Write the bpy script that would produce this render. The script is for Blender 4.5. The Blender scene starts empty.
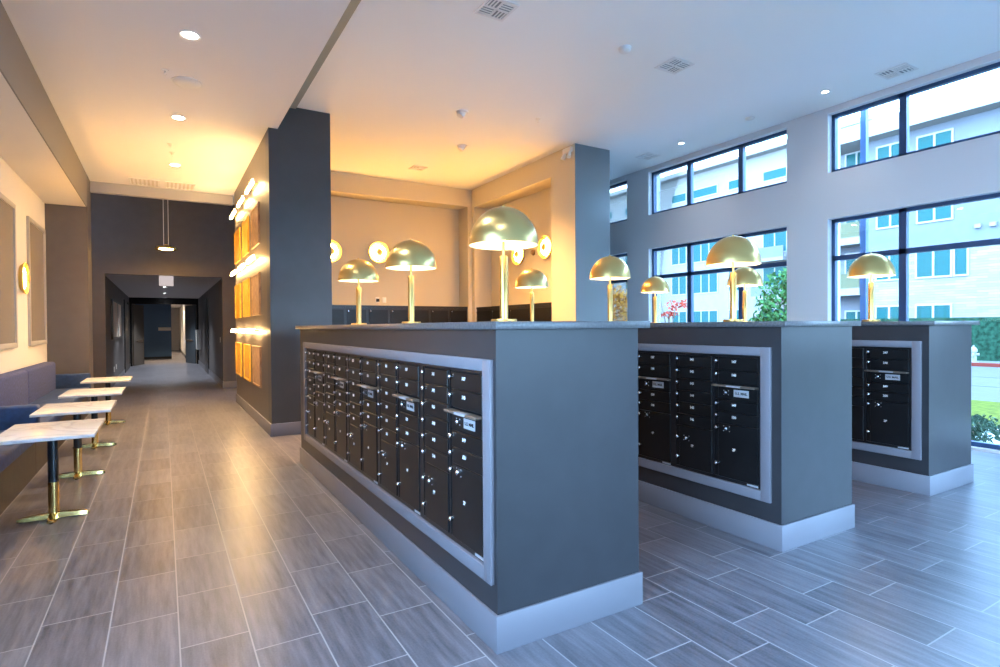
import bpy, bmesh, math, random
from mathutils import Vector, Matrix
PI = math.pi
random.seed(7)
C = bpy.context.scene.collection
SC = bpy.context.scene

# ------------------------------------------------------------------ materials
def newmat(name):
    m = bpy.data.materials.new(name); m.use_nodes = True
    return m, m.node_tree, m.node_tree.nodes['Principled BSDF']

def mat(name, col, rough=.5, metal=0, spec=.5, coat=0, noise=0, nscale=20, bump=0, emit=None, estr=0, stretch=None, col2=None):
    m, nt, b = newmat(name)
    b.inputs['Base Color'].default_value = (*col, 1)
    b.inputs['Roughness'].default_value = rough
    b.inputs['Metallic'].default_value = metal
    b.inputs['Specular IOR Level'].default_value = spec
    b.inputs['Coat Weight'].default_value = coat
    if emit:
        b.inputs['Emission Color'].default_value = (*emit, 1)
        b.inputs['Emission Strength'].default_value = estr
    if noise or bump or col2:
        tc = nt.nodes.new('ShaderNodeTexCoord'); mp = nt.nodes.new('ShaderNodeMapping')
        if stretch: mp.inputs['Scale'].default_value = stretch
        n = nt.nodes.new('ShaderNodeTexNoise'); n.inputs['Scale'].default_value = nscale; n.inputs['Detail'].default_value = 4
        nt.links.new(tc.outputs['Object'], mp.inputs[0]); nt.links.new(mp.outputs[0], n.inputs['Vector'])
        if noise or col2:
            r = nt.nodes.new('ShaderNodeValToRGB')
            r.color_ramp.elements[0].position = .35; r.color_ramp.elements[1].position = .65
            a = col; c = col2 or tuple(min(1, x*(1+noise)) for x in col)
            if not col2: a = tuple(x*(1-noise) for x in col)
            r.color_ramp.elements[0].color = (*a, 1); r.color_ramp.elements[1].color = (*c, 1)
            nt.links.new(n.outputs['Fac'], r.inputs[0]); nt.links.new(r.outputs[0], b.inputs['Base Color'])
        if bump:
            bp = nt.nodes.new('ShaderNodeBump'); bp.inputs['Strength'].default_value = bump; bp.inputs['Distance'].default_value = .01
            nt.links.new(n.outputs['Fac'], bp.inputs['Height']); nt.links.new(bp.outputs[0], b.inputs['Normal'])
    return m

def emis(name, col, s):
    m = bpy.data.materials.new(name); m.use_nodes = True; nt = m.node_tree; nt.nodes.clear()
    e = nt.nodes.new('ShaderNodeEmission'); e.inputs[0].default_value = (*col, 1); e.inputs[1].default_value = s
    o = nt.nodes.new('ShaderNodeOutputMaterial'); nt.links.new(e.outputs[0], o.inputs[0])
    return m

def glassmat(name, tint, refl=1.0):
    m = bpy.data.materials.new(name); m.use_nodes = True; nt = m.node_tree; nt.nodes.clear()
    t = nt.nodes.new('ShaderNodeBsdfTransparent'); t.inputs[0].default_value = (*tint, 1)
    g = nt.nodes.new('ShaderNodeBsdfGlossy'); g.inputs['Roughness'].default_value = .02
    f = nt.nodes.new('ShaderNodeFresnel'); f.inputs[0].default_value = 1.45
    k = nt.nodes.new('ShaderNodeMath'); k.operation = 'MULTIPLY'; k.inputs[1].default_value = refl
    x = nt.nodes.new('ShaderNodeMixShader'); o = nt.nodes.new('ShaderNodeOutputMaterial')
    nt.links.new(f.outputs[0], k.inputs[0]); nt.links.new(k.outputs[0], x.inputs[0])
    nt.links.new(t.outputs[0], x.inputs[1]); nt.links.new(g.outputs[0], x.inputs[2]); nt.links.new(x.outputs[0], o.inputs[0])
    return m

def floor_material():
    """12x24 porcelain planks in a one-third running bond, lines along world Y."""
    m, nt, b = newmat('grey_plank_tile')
    N = nt.nodes.new; L = nt.links.new
    W, LEN, X0, A0, B0, G = .3091, .618, .051, 1.901, 1.696, .0036
    geo = N('ShaderNodeNewGeometry'); sp = N('ShaderNodeSeparateXYZ'); L(geo.outputs['Position'], sp.inputs[0])
    def M(op, a, b_=None, c=None):
        n = N('ShaderNodeMath'); n.operation = op
        for i, v in enumerate((a, b_, c)):
            if v is None: continue
            if isinstance(v, (int, float)): n.inputs[i].default_value = v
            else: L(v, n.inputs[i])
        return n.outputs[0]
    u = M('DIVIDE', M('SUBTRACT', sp.outputs[0], X0), W)
    col = M('FLOOR', u); fu = M('SUBTRACT', u, col)
    par = M('MODULO', M('ADD', col, 1000), 2.0)
    par = M('GREATER_THAN', par, .5)
    off = M('ADD', M('MULTIPLY', par, B0 - A0), A0)
    v = M('DIVIDE', M('SUBTRACT', sp.outputs[1], off), LEN)
    row = M('FLOOR', v); fv = M('SUBTRACT', v, row)
    du = M('MULTIPLY', M('MINIMUM', fu, M('SUBTRACT', 1, fu)), W)
    dv = M('MULTIPLY', M('MINIMUM', fv, M('SUBTRACT', 1, fv)), LEN)
    d = M('MINIMUM', du, dv)
    grout = M('LESS_THAN', d, G)
    cx = N('ShaderNodeCombineXYZ'); L(col, cx.inputs[0]); L(row, cx.inputs[1])
    wn = N('ShaderNodeTexWhiteNoise'); wn.noise_dimensions = '2D'; L(cx.outputs[0], wn.inputs['Vector'])
    # streaks running along the plank
    cv = N('ShaderNodeCombineXYZ')
    L(M('MULTIPLY', sp.outputs[0], 26), cv.inputs[0]); L(M('MULTIPLY', sp.outputs[1], 2.2), cv.inputs[1]); L(M('MULTIPLY', wn.outputs['Value'], 40), cv.inputs[2])
    n1 = N('ShaderNodeTexNoise'); n1.inputs['Scale'].default_value = 1; n1.inputs['Detail'].default_value = 5; n1.inputs['Roughness'].default_value = .62; L(cv.outputs[0], n1.inputs['Vector'])
    n2 = N('ShaderNodeTexNoise'); n2.inputs['Scale'].default_value = 90; n2.inputs['Detail'].default_value = 2; L(geo.outputs['Position'], n2.inputs['Vector'])
    f = M('ADD', M('MULTIPLY', n1.outputs['Fac'], .8), M('ADD', M('MULTIPLY', n2.outputs['Fac'], .2), M('MULTIPLY', M('SUBTRACT', wn.outputs['Value'], .5), .12)))
    r = N('ShaderNodeValToRGB'); L(f, r.inputs[0])
    r.color_ramp.elements[0].position = .3; r.color_ramp.elements[0].color = (.07, .068, .084, 1)
    r.color_ramp.elements[1].position = .72; r.color_ramp.elements[1].color = (.21, .203, .235, 1)
    mx = N('ShaderNodeMix'); mx.data_type = 'RGBA'; L(grout, mx.inputs['Factor']); L(r.outputs[0], mx.inputs['A']); mx.inputs['B'].default_value = (.36, .35, .37, 1)
    L(mx.outputs['Result'], b.inputs['Base Color'])
    L(M('ADD', M('MULTIPLY', grout, .4), M('ADD', .285, M('MULTIPLY', n1.outputs['Fac'], .08))), b.inputs['Roughness'])
    bp = N('ShaderNodeBump'); bp.inputs['Strength'].default_value = .12; bp.inputs['Distance'].default_value = .004
    L(M('MULTIPLY', grout, -1), bp.inputs['Height']); L(bp.outputs[0], b.inputs['Normal'])
    return m

def marble_material():
    m, nt, b = newmat('white_marble')
    N = nt.nodes.new; L = nt.links.new
    tc = N('ShaderNodeTexCoord'); n = N('ShaderNodeTexNoise'); n.inputs['Scale'].default_value = 1.6; n.inputs['Detail'].default_value = 6; n.inputs['Distortion'].default_value = 1.2
    L(tc.outputs['Object'], n.inputs['Vector'])
    r = N('ShaderNodeValToRGB'); L(n.outputs['Fac'], r.inputs[0])
    e = r.color_ramp.elements; e[0].position = .47; e[0].color = (.7, .7, .72, 1); e[1].position = .53; e[1].color = (.73, .73, .75, 1)
    k = e.new(.5); k.color = (.58, .57, .6, 1)
    L(r.outputs[0], b.inputs['Base Color']); b.inputs['Roughness'].default_value = .25
    return m

def brick_material(name, c1, c2, cm, w, h, mort, axis='x'):
    m, nt, b = newmat(name)
    N = nt.nodes.new; L = nt.links.new
    g = N('ShaderNodeNewGeometry'); sp = N('ShaderNodeSeparateXYZ'); L(g.outputs['Position'], sp.inputs[0])
    cv = N('ShaderNodeCombineXYZ'); L(sp.outputs[1 if axis == 'x' else 0], cv.inputs[0]); L(sp.outputs[2], cv.inputs[1])
    t = N('ShaderNodeTexBrick'); L(cv.outputs[0], t.inputs['Vector'])
    t.inputs['Color1'].default_value = (*c1, 1); t.inputs['Color2'].default_value = (*c2, 1); t.inputs['Mortar'].default_value = (*cm, 1)
    t.inputs['Scale'].default_value = 1; t.inputs['Brick Width'].default_value = w; t.inputs['Row Height'].default_value = h; t.inputs['Mortar Size'].default_value = mort
    L(t.outputs['Color'], b.inputs['Base Color']); b.inputs['Roughness'].default_value = .8
    return m

M_floor = floor_material()
M_marble = marble_material()
M_char = mat('charcoal_paint', (.034, .033, .038), .32, spec=.3, noise=.06, nscale=6, bump=.05)
M_darkwall = mat('charcoal_wall_paint', (.105, .095, .098), .5, noise=.05, nscale=5)
M_artwall = mat('bronze_grey_wall', (.10, .085, .078), .4, noise=.05, nscale=4)
M_pillar = mat('slate_column_paint', (.058, .06, .066), .4, noise=.05, nscale=4)
M_trim = mat('pale_grey_trim', (.175, .167, .195), .4)
M_cntr = mat('grey_quartz', (.085, .082, .088), .3, noise=.25, nscale=60)
M_ceil = mat('white_ceiling_paint', (.88, .86, .86), .8)
M_ceil_r = mat('offwhite_ceiling_paint', (.93, .945, .93), .8)
M_grey = mat('light_grey_wall_paint', (.66, .645, .655), .7)
M_cream = mat('cream_wall_paint', (.74, .70, .65), .7)
M_beige = mat('warm_beige_wall_paint', (.64, .575, .43), .7)
M_beam = mat('taupe_beam_paint', (.2, .185, .175), .6)
M_reveal = mat('sage_grey_paint', (.3, .33, .3), .6)
M_box = mat('black_mailbox_metal', (.008, .008, .009), .32, spec=.3, noise=.1, nscale=8)
M_boxframe = mat('black_mailbox_frame', (.012, .012, .014), .3, spec=.5)
M_chrome = mat('chrome', (.75, .75, .78), .2, 1)
M_plate = mat('silver_plate', (.5, .5, .54), .35, .3)
M_num = mat('white_numeral', (.8, .8, .82), .5)
M_ink = mat('black_ink', (.02, .02, .02), .6)
M_bronze = mat('bronze_lip', (.25, .2, .16), .35, .6)
M_brass = mat('brushed_brass', (.66, .43, .14), .33, 1)
def brushed(m, an=.75):
    nt = m.node_tree; b = nt.nodes['Principled BSDF']; t = nt.nodes.new('ShaderNodeTangent'); t.direction_type = 'RADIAL'; t.axis = 'Z'
    b.inputs['Anisotropic'].default_value = an; nt.links.new(t.outputs[0], b.inputs['Tangent']); return m
M_shade = brushed(mat('brushed_brass_shade', (.80, .57, .22), .3, 1), .45)
M_brass2 = mat('polished_brass', (.85, .6, .22), .2, 1)
M_scbrass = mat('satin_gold_dish', (.9, .62, .18), .42, .75)
M_white = mat('white_enamel', (.85, .84, .82), .5)
M_shade_in = mat('white_shade_lining', (.9, .88, .84), .6)
M_bulb = emis('warm_bulb', (1, .72, .42), 34)
M_sconce = emis('sconce_glow', (1, .50, .12), 85)
M_bar = emis('picture_light_led', (1, .64, .27), 36)
M_barup = emis('picture_light_uplight', (1, .62, .25), 20)
M_down = emis('downlight_glow', (1, .86, .68), 40)
M_downc = emis('downlight_cool', (.9, .95, 1), 30)
M_black = mat('black_powder_coat', (.015, .017, .02), .35)
M_blue = mat('navy_velvet', (.045, .062, .18), .85, noise=.25, nscale=30, bump=.15)
M_blue2 = mat('navy_vinyl', (.018, .05, .15), .6, noise=.2, nscale=18)
M_kick = mat('dark_brown_wood', (.035, .024, .02), .5, noise=.2, nscale=12)
M_weave = mat('taupe_woven_panel', (.27, .23, .2), .5, coat=.6, noise=.2, nscale=120)
M_pframe = mat('grey_panel_frame', (.42, .40, .38), .45)
M_amber = mat('amber_wood', (.88, .5, .05), .35, col2=(.66, .34, .03), nscale=9, stretch=(6, 1, 1))
M_walnut = mat('walnut_wood', (.42, .27, .15), .4, col2=(.25, .15, .09), nscale=9, stretch=(6, 1, 1))
M_winf = mat('slate_window_frame', (.03, .07, .16), .35, .2)
M_winrev = mat('white_window_reveal', (.8, .81, .82), .6)
M_winext = mat('white_exterior_trim', (.27, .25, .24), .7)
M_glass = glassmat('window_glass', (.93, .97, .98), .8)
M_ventdark = mat('vent_shadow_metal', (.3, .32, .32), .6)
M_extglass = mat('exterior_teal_glass', (.006, .055, .055), .25, spec=.1)
M_stucco = mat('pale_blue_stucco', (.115, .115, .13), .9, noise=.05, nscale=2)
M_stuccow = mat('white_stucco', (.20, .18, .165), .9, noise=.04, nscale=2)
M_olive = mat('olive_stucco', (.09, .085, .05), .9)
M_stone = brick_material('stacked_limestone', (.23, .20, .175), (.165, .145, .128), (.12, .105, .095), .9, .14, .008)
M_doorblue = mat('teal_blue_paint', (.07, .155, .31), .5)
M_art = mat('pink_abstract_print', (.75, .5, .4), .5, col2=(.7, .68, .62), nscale=2.5)
M_asphalt = mat('asphalt', (.08, .07, .062), .9, noise=.05, nscale=3)
M_grass = mat('lawn_green', (.065, .068, .008), .9, noise=.3, nscale=8)
M_soil = mat('pale_gravel_bed', (.5, .48, .46), .9, noise=.3, nscale=30)
M_curb = mat('red_painted_curb', (.12, .02, .015), .8)
M_walk = mat('sidewalk_concrete', (.10, .095, .09), .9)
M_hedge = mat('teal_green_hedge', (.012, .035, .02), .9, noise=.5, nscale=6, bump=.6)
M_leaf = mat('green_leaf', (.04, .10, .03), .7, noise=.4, nscale=3)
M_leafg = mat('sage_leaf', (.035, .06, .035), .7, noise=.4, nscale=6)
M_leafo = mat('orange_leaf', (.5, .2, .025), .7, noise=.3, nscale=3)
M_leafr = mat('red_leaf', (.36, .04, .02), .7, noise=.3, nscale=3)
M_bark = mat('bark', (.16, .11, .08), .9)
M_hyd = mat('white_hydrant_paint', (.2, .19, .18), .5)

for m_ in (M_asphalt, M_grass, M_soil, M_curb, M_walk, M_hedge, M_leaf, M_leafg, M_leafo, M_leafr, M_bark, M_stucco, M_stuccow, M_stone, M_olive, M_hyd, M_winext):
    m_.node_tree.nodes['Principled BSDF'].inputs['Specular IOR Level'].default_value = .05   # matt outdoor surfaces

# ------------------------------------------------------------------ mesh helpers
def NB(): return bmesh.new()

def box(bm, x0, x1, y0, y1, z0, z1, bev=0, seg=2):
    if x1 < x0: x0, x1 = x1, x0
    if y1 < y0: y0, y1 = y1, y0
    vs = [bm.verts.new((x, y, z)) for x in (x0, x1) for y in (y0, y1) for z in (z0, z1)]
    fs = []
    for q in ((0,1,3,2), (4,6,7,5), (0,4,5,1), (2,3,7,6), (0,2,6,4), (1,5,7,3)):
        fs.append(bm.faces.new([vs[i] for i in q]))
    if bev:
        es = list({e for f in fs for e in f.edges})
        bmesh.ops.bevel(bm, geom=es, offset=bev, segments=seg, affect='EDGES', profile=.5)
    return bm

def lathe(bm, prof, mat4=None, seg=32, closed=False):
    """revolve (r, z) profile about local z"""
    mat4 = mat4 or Matrix()
    rings = []
    for r, z in prof:
        if r < 1e-5:
            rings.append([bm.verts.new(mat4 @ Vector((0, 0, z)))])
        else:
            rings.append([bm.verts.new(mat4 @ Vector((r*math.cos(2*PI*i/seg), r*math.sin(2*PI*i/seg), z))) for i in range(seg)])
    pairs = list(zip(rings, rings[1:])) + ([(rings[-1], rings[0])] if closed else [])
    for a, b in pairs:
        if len(a) == 1 and len(b) == 1: continue
        for i in range(seg):
            j = (i+1) % seg
            if len(a) == 1: bm.faces.new((a[0], b[j], b[i]))
            elif len(b) == 1: bm.faces.new((a[i], a[j], b[0]))
            else: bm.faces.new((a[i], a[j], b[j], b[i]))
    return bm

def cyl(bm, p, q, r, seg=16, r2=None):
    p = Vector(p); q = Vector(q); d = q-p
    m = Matrix.Translation(p) @ d.to_track_quat('Z', 'Y').to_matrix().to_4x4()
    return lathe(bm, [(0, 0), (r, 0), (r2 if r2 is not None else r, d.length), (0, d.length)], m, seg)

def finish(bm, name, ang=35):
    bmesh.ops.recalc_face_normals(bm, faces=bm.faces)
    lim = math.radians(ang)
    for f in bm.faces: f.smooth = True
    for e in bm.edges:
        e.smooth = len(e.link_faces) == 2 and e.calc_face_angle(0) < lim
    me = bpy.data.meshes.new(name); bm.to_mesh(me); bm.free()
    return me

def obj(name, bm, m, parent=None, loc=None, kind=None):
    me = finish(bm, name) if isinstance(bm, bmesh.types.BMesh) else bm
    if not me.materials: me.materials.append(m)
    o = bpy.data.objects.new(name, me); C.objects.link(o)
    if parent: o.parent = parent
    if loc: o.location = loc
    if kind: o['kind'] = kind
    return o

def empty(name, label, cat, loc=(0, 0, 0), rz=0, group=None):
    o = bpy.data.objects.new(name, None); C.objects.link(o); o.empty_display_size = .1
    o.location = loc; o.rotation_euler = (0, 0, rz)
    o['label'] = label; o['category'] = cat
    if group: o['group'] = group
    return o

def tag(o, label, cat, group=None):
    o['label'] = label; o['category'] = cat
    if group: o['group'] = group
    return o

def struct(name, bm, m, parent=None):
    o = obj(name, bm, m, parent)
    if not parent: o['kind'] = 'structure'
    return o

def copy_tree(o, parent=None):
    c = o.copy(); C.objects.link(c)
    if parent: c.parent = parent
    for ch in list(o.children): copy_tree(ch, c)
    return c

def sbox(name, x0, x1, y0, y1, z0, z1, m, parent=None):
    b = NB(); box(b, x0, x1, y0, y1, z0, z1); return struct(name, b, m, parent)

def shift(bm, loc):
    bmesh.ops.translate(bm, verts=bm.verts, vec=-Vector(loc)); return bm

TXT = {}
def text_mesh(s, size, ext=.0006):
    k = (s, size)
    if k in TXT: return TXT[k]
    cu = bpy.data.curves.new('t', 'FONT'); cu.body = s; cu.size = size; cu.extrude = ext; cu.align_x = 'CENTER'; cu.align_y = 'CENTER'; cu.resolution_u = 2
    cu.offset = size*.03
    o = bpy.data.objects.new('t', cu); C.objects.link(o)
    dg = bpy.context.evaluated_depsgraph_get()
    me = bpy.data.meshes.new_from_object(o.evaluated_get(dg)); bpy.data.objects.remove(o)
    me.name = 'lettering'; me.materials.clear(); TXT[k] = me
    return me
# text reads correctly on a face looking towards -X : local x -> -Y, local y -> +Z
R_NEGX = Matrix(((0, 0, -1), (-1, 0, 0), (0, 1, 0))).to_euler()

# ------------------------------------------------------------------ camera
F_PX = 566.4847; yaw, pit, rol = math.radians(30.72255), math.radians(.705045), math.radians(.388037)
Fw = Vector((math.sin(yaw)*math.cos(pit), math.cos(yaw)*math.cos(pit), -math.sin(pit)))
Rt = Vector((math.cos(yaw), -math.sin(yaw), 0)); Dn = Fw.cross(Rt)
R0 = math.cos(rol)*Rt + math.sin(rol)*Dn; D0 = -math.sin(rol)*Rt + math.cos(rol)*Dn
cam = bpy.data.cameras.new('camera'); co = bpy.data.objects.new('camera', cam); C.objects.link(co)
cam.sensor_width = 36; cam.lens = F_PX/1000*36; cam.clip_end = 300; cam.clip_start = .05
mw = Matrix((R0, -D0, -Fw)).transposed().to_4x4(); mw.translation = (0, 0, 1.55)
co.matrix_world = mw
SC.camera = co

# ------------------------------------------------------------------ room shell
ZC, ZU, ZS = 4.40, 4.755, 3.797
XW = 8.50           # window wall face
sbox('floor', -7, 8.84, -4.3, 50, -.2, 0, M_floor)
b = NB(); box(b, -1.175, 1.44, -4.3, 8.617, ZC, ZU+.25); box(b, -1.175, 1.317, 8.617, 13.4, ZC, ZU+.25)
struct('ceiling_corridor', b, M_ceil)
b = NB(); box(b, 1.44, 8.84, -4.3, 16.3, ZU, ZU+.25); box(b, -7, 1.44, 13.53, 16.3, ZU+.05, ZU+.25)
struct('ceiling_main', b, M_ceil_r)
sbox('trim_1', 1.44, 1.69, -4.3, 8.6, ZU-.03, ZU, M_reveal)
sbox('ceiling_soffit', -2.0, -1.19, -4.3, 12.83, ZS, ZC+.3, M_cream)
sbox('trim_2', -1.19, -1.175, -4.3, 12.83, ZS-.004, ZC, M_beam)
b = NB(); box(b, -2.0, -1.79, 2.4, 12.83, 0, ZS); box(b, -2.0, -1.79, -4.3, -3.8, 0, ZS); box(b, -2.0, -1.79, -3.8, 2.4, 0, .8); box(b, -2.0, -1.79, -3.8, 2.4, 3.6, ZS)
struct('wall_left', b, M_cream)
sbox('wall_banquette_end', -2.0, -1.175, 12.83, 13.45, 0, ZC+.3, M_darkwall)
sbox('trim_3', -1.175, 1.317, 13.4, 13.53, ZC-.20, ZU+.05, mat('light_band_paint', (.42, .43, .48), .5))
# column and picture wall
sbox('wall_column', 1.317, 2.185, 8.617, 8.9, 0, ZU, M_pillar)
sbox('wall_picture', 1.317, 2.185, 8.9, 13.1, 0, ZU, M_artwall)
b = NB(); box(b, 1.297, 1.317, 8.597, 13.1, 0, .18, .003); box(b, 1.317, 2.205, 8.597, 8.617, 0, .18, .003)
struct('baseboard_picture_wall', b, M_trim)
# alcove (recessed walls)
b = NB(); box(b, 2.185, 6.15, 12.26, 12.5, 0, 4.36); box(b, 2.185, 6.15, 11.79, 12.5, 4.36, ZU)
box(b, 6.15, 6.9, 11.79, 12.5, 0, ZU); struct('wall_alcove_back', b, M_beige)
b = NB(); box(b, 6.70, 6.9, 8.617, 11.66, 0, 4.33); box(b, 6.25, 6.9, 8.617, 11.66, 4.33, ZU); box(b, 6.25, 6.9, 11.66, 11.79, 0, ZU)
struct('wall_alcove_right', b, M_beige)
b = NB(); box(b, 6.25, 6.9, 7.905, 8.617, 0, ZU); struct('wall_alcove_pier', b, M_beige)
sbox('wall_column_right', 6.25, 7.045, 7.89, 7.905, 0, ZU, mat('daylit_slate_column_paint', (.17, .2, .22), .35))  # slate paint lightened towards blue to carry the daylight on this face
sbox('wall_column_side', 6.9, 7.045, 7.905, 14.3, 0, ZU, M_pillar)
sbox('wall_far_room', 7.045, 8.5, 14.1, 14.3, 0, ZU, M_grey)
# end wall with the hall opening
b = NB(); YE = 16.14
box(b, -7, -1.165, YE, YE+.2, 0, ZU+.05); box(b, 1.315, 7, YE, YE+.2, 0, ZU+.05); box(b, -1.165, 1.315, YE, YE+.2, 2.855, ZU+.05)
struct('wall_end', b, M_darkwall)
b = NB(); box(b, 1.315, 7, YE-.02, YE, 0, .18, .003); box(b, 1.30, 1.315, YE-.02, 27.9, 0, .18); struct('baseboard_end', b, M_trim)
b = NB(); box(b, -7, -1.165, YE-.02, YE, 0, .18, .003); box(b, -1.2, -1.185, YE+.2, 27.9, 0, .12); struct('baseboard_hall', b, M_trim)
sbox('wall_cross_hall_left', -7, -6.8, 13.45, 16.14, 0, ZU+.05, M_darkwall)
sbox('wall_cross_hall_front', -7, -2.0, 13.25, 13.45, 0, ZU+.05, M_darkwall)
sbox('wall_cross_hall_back', 2.185, 6.9, 12.5, 13.1, 0, ZU, M_darkwall)
# hall
sbox('wall_hall_left', -1.4, -1.2, YE+.2, 34, 0, 2.86, M_darkwall)
sbox('wall_hall_right', 1.33, 1.53, YE+.2, 34, 0, 2.86, M_darkwall)
sbox('ceiling_hall', -1.4, 1.53, YE+.2, 34, 2.86, 3.0, mat('hall_ceiling_paint', (.5, .46, .46), .7))
b = NB(); box(b, -1.2, 1.33, 28, 28.25, 2.60, 2.86); box(b, -1.2, -1.12, 28, 28.25, 0, 2.6); box(b, 1.25, 1.33, 28, 28.25, 0, 2.6)
d1 = struct('door_1', b, mat('matt_black_jamb', (.012, .011, .012), .8, spec=.15))
def door_leaf(name, x, m, sx):
    bb = NB(); box(bb, 0, .045*sx, 0, 1.15, .01, 2.58)
    o = obj(name, bb, m, d1, (x, 28.27, 0)); o.rotation_euler = (0, 0, -sx*math.radians(17))
    h = NB(); box(h, .05*sx, .09*sx, .15, 1.0, 1.0, 1.06); box(h, 0, -.05*sx, .15, 1.0, 1.0, 1.06); obj('push_bar', h, M_chrome, o)
    return o
# blue wall and passage beyond
b = NB(); box(b, -1.6, .36, 34, 34.2, 0, 3.0); struct('wall_blue_hall', b, M_doorblue)
b = NB(); box(b, -1.2, .36, 33.97, 34, 0, .12); struct('baseboard_blue_hall', b, M_black)
sbox('wall_passage_back', -2, 3, 47, 47.2, 0, 3.0, M_cream)
sbox('wall_passage_right', 1.0, 1.2, 36, 47, 0, 3.0, M_white)
sbox('wall_passage_end', 1.0, 1.6, 34, 36, 0, 3.0, M_cream)
sbox('wall_passage_left', -2, -1.8, 34.2, 47, 0, 3, M_cream)
sbox('ceiling_passage', -2, 3, 34, 47.2, 3.0, 3.2, M_ceil)
b = NB(); box(b, .98, 1.0, 34, 47, 0, .14); struct('baseboard_passage', b, M_black)

# window wall: bays of lower and upper windows
bays = [(-1.73, 1.15), (1.834, 4.76), (5.394, 8.375), (8.98, 12.0)]
ZL0, ZL1, ZH0, ZH1 = .03, 3.115, 3.79, 4.67
b = NB()
edges = [-4.3] + [v for bay in bays for v in bay] + [14.3]
for i in range(0, len(edges), 2): box(b, XW, XW+.34, edges[i], edges[i+1], 0, ZU)
for y0, y1 in bays:
    box(b, XW, XW+.34, y0, y1, 0, ZL0); box(b, XW, XW+.34, y0, y1, ZL1, ZH0); box(b, XW, XW+.34, y0, y1, ZH1, ZU)
struct('wall_right', b, M_grey)

def window(n, y0, y1, z0, z1, muls, transom=None):
    x0, x1 = XW+.10, XW+.18; f = .055
    bb = NB()
    box(bb, x0, x1, y0, y0+f, z0, z1); box(bb, x0, x1, y1-f, y1, z0, z1)
    box(bb, x0, x1, y0, y1, z0, z0+f); box(bb, x0, x1, y0, y1, z1-f, z1)
    for m in muls: box(bb, x0, x1, m-.045, m+.045, z0, z1)
    if transom: box(bb, x0, x1, y0, y1, transom-.035, transom+.035)
    w = struct('window_%d' % n, bb, M_winf)
    g = NB(); box(g, x0+.036, x0+.042, y0+f, y1-f, z0+f, z1-f); obj('pane', g, M_glass, w)
    r = NB()  # white reveal lining
    for a, c in ((y0, y0+.006), (y1-.006, y1)): box(r, XW+.003, x0, a, c, z0, z1)
    box(r, XW+.003, x0, y0, y1, z1-.006, z1)
    obj('reveal', r, M_winrev, w)
k = 1
for y0, y1 in bays[::-1]:
    ms = [y1-.95, y1-2.07]
    window(k, y0, y1, ZL0, ZL1, ms, 2.53); window(k+1, y0, y1, ZH0, ZH1, ms); k += 2
# wall behind the camera with a storefront opening
b = NB(); box(b, -2, -1.0, -4.3, -4.1, 0, ZU); box(b, -1.0, 1.9, -4.3, -4.1, 0, ZU); box(b, 1.9, 7.9, -4.3, -4.1, 2.6, ZU); box(b, 7.9, 8.5, -4.3, -4.1, 0, ZU)
struct('wall_back', b, M_grey)
b = NB()
for x in (1.9, 3.9, 5.9, 7.84): box(b, x, x+.06, -4.24, -4.16, 0, 2.6)
for z in (0, 2.54): box(b, 1.9, 7.9, -4.24, -4.16, z, z+.06)
w = struct('window_9', b, M_winf); g = NB(); box(g, 1.96, 7.84, -4.203, -4.197, .06, 2.54); obj('pane', g, M_glass, w)

b = NB()
for y in (-3.8, -2.3, -.75, .8, 2.34): box(b, -1.93, -1.86, y, y+.06, .8, 3.6)
for z in (.8, 3.54): box(b, -1.93, -1.86, -3.8, 2.4, z, z+.06)
w = struct('window_10', b, M_winf); g = NB(); box(g, -1.898, -1.892, -3.74, 2.34, .86, 3.54); obj('pane', g, M_glass, w)  # unseen window added to bring cool daylight onto the island fronts
# door leaves swung open in the hall
door_leaf('door_leaf', -1.11, mat('brown_door', (.09, .075, .065), .45), 1)
door_leaf('door_leaf', 1.24, mat('slate_door', (.04, .06, .08), .45), -1)
# doorway recesses in the hall walls
b = NB(); box(b, -1.2, -1.17, 24.2, 26.6, 0, 2.5); box(b, -1.21, -1.16, 24.1, 24.2, 0, 2.6); box(b, -1.21, -1.16, 26.6, 26.7, 0, 2.6); struct('door_2', b, M_black)
b = NB(); box(b, 1.29, 1.33, 21.6, 23.4, 0, 2.6); struct('door_3', b, M_black)

# ------------------------------------------------------------------ mailbox islands
UW, UZ0, UH = .806, .385, .945
def door_bm(y0, y1, z0, z1):
    """door with a recessed lock strip at its far (left as seen) edge"""
    bb = NB(); st = .036
    box(bb, -.012, .02, y0, y1-st, z0, z1, .003, 1)
    box(bb, -.002, .02, y1-st, y1, z0, z1)
    return bb
DM = {}
def dmesh(kind, y0, y1, z0, z1):
    k_ = (kind, round(y0, 4), round(z0, 4), round(z1, 4))
    if k_ not in DM:
        DM[k_] = finish(door_bm(y0, y1, z0, z1), kind)
    return DM[k_]
bb = NB()
lathe(bb, [(0, 0), (.0135, 0), (.0135, .022), (.010, .026), (.005, .026), (.005, .030), (0, .030)], Matrix.Rotation(-PI/2, 4, 'Y'), 12)
LOCK = finish(bb, 'lock'); LOCK.materials.append(M_chrome)
bb = NB(); box(bb, -.0012, 0, -.02, .02, -.011, .011); NPL = finish(bb, 'number_plate'); NPL.materials.append(M_boxframe)
bb = NB(); cyl(bb, (0, 0, 0), (-.003, 0, 0), .0035, 6); SCREW = finish(bb, 'screw'); SCREW.materials.append(M_plate)
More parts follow.
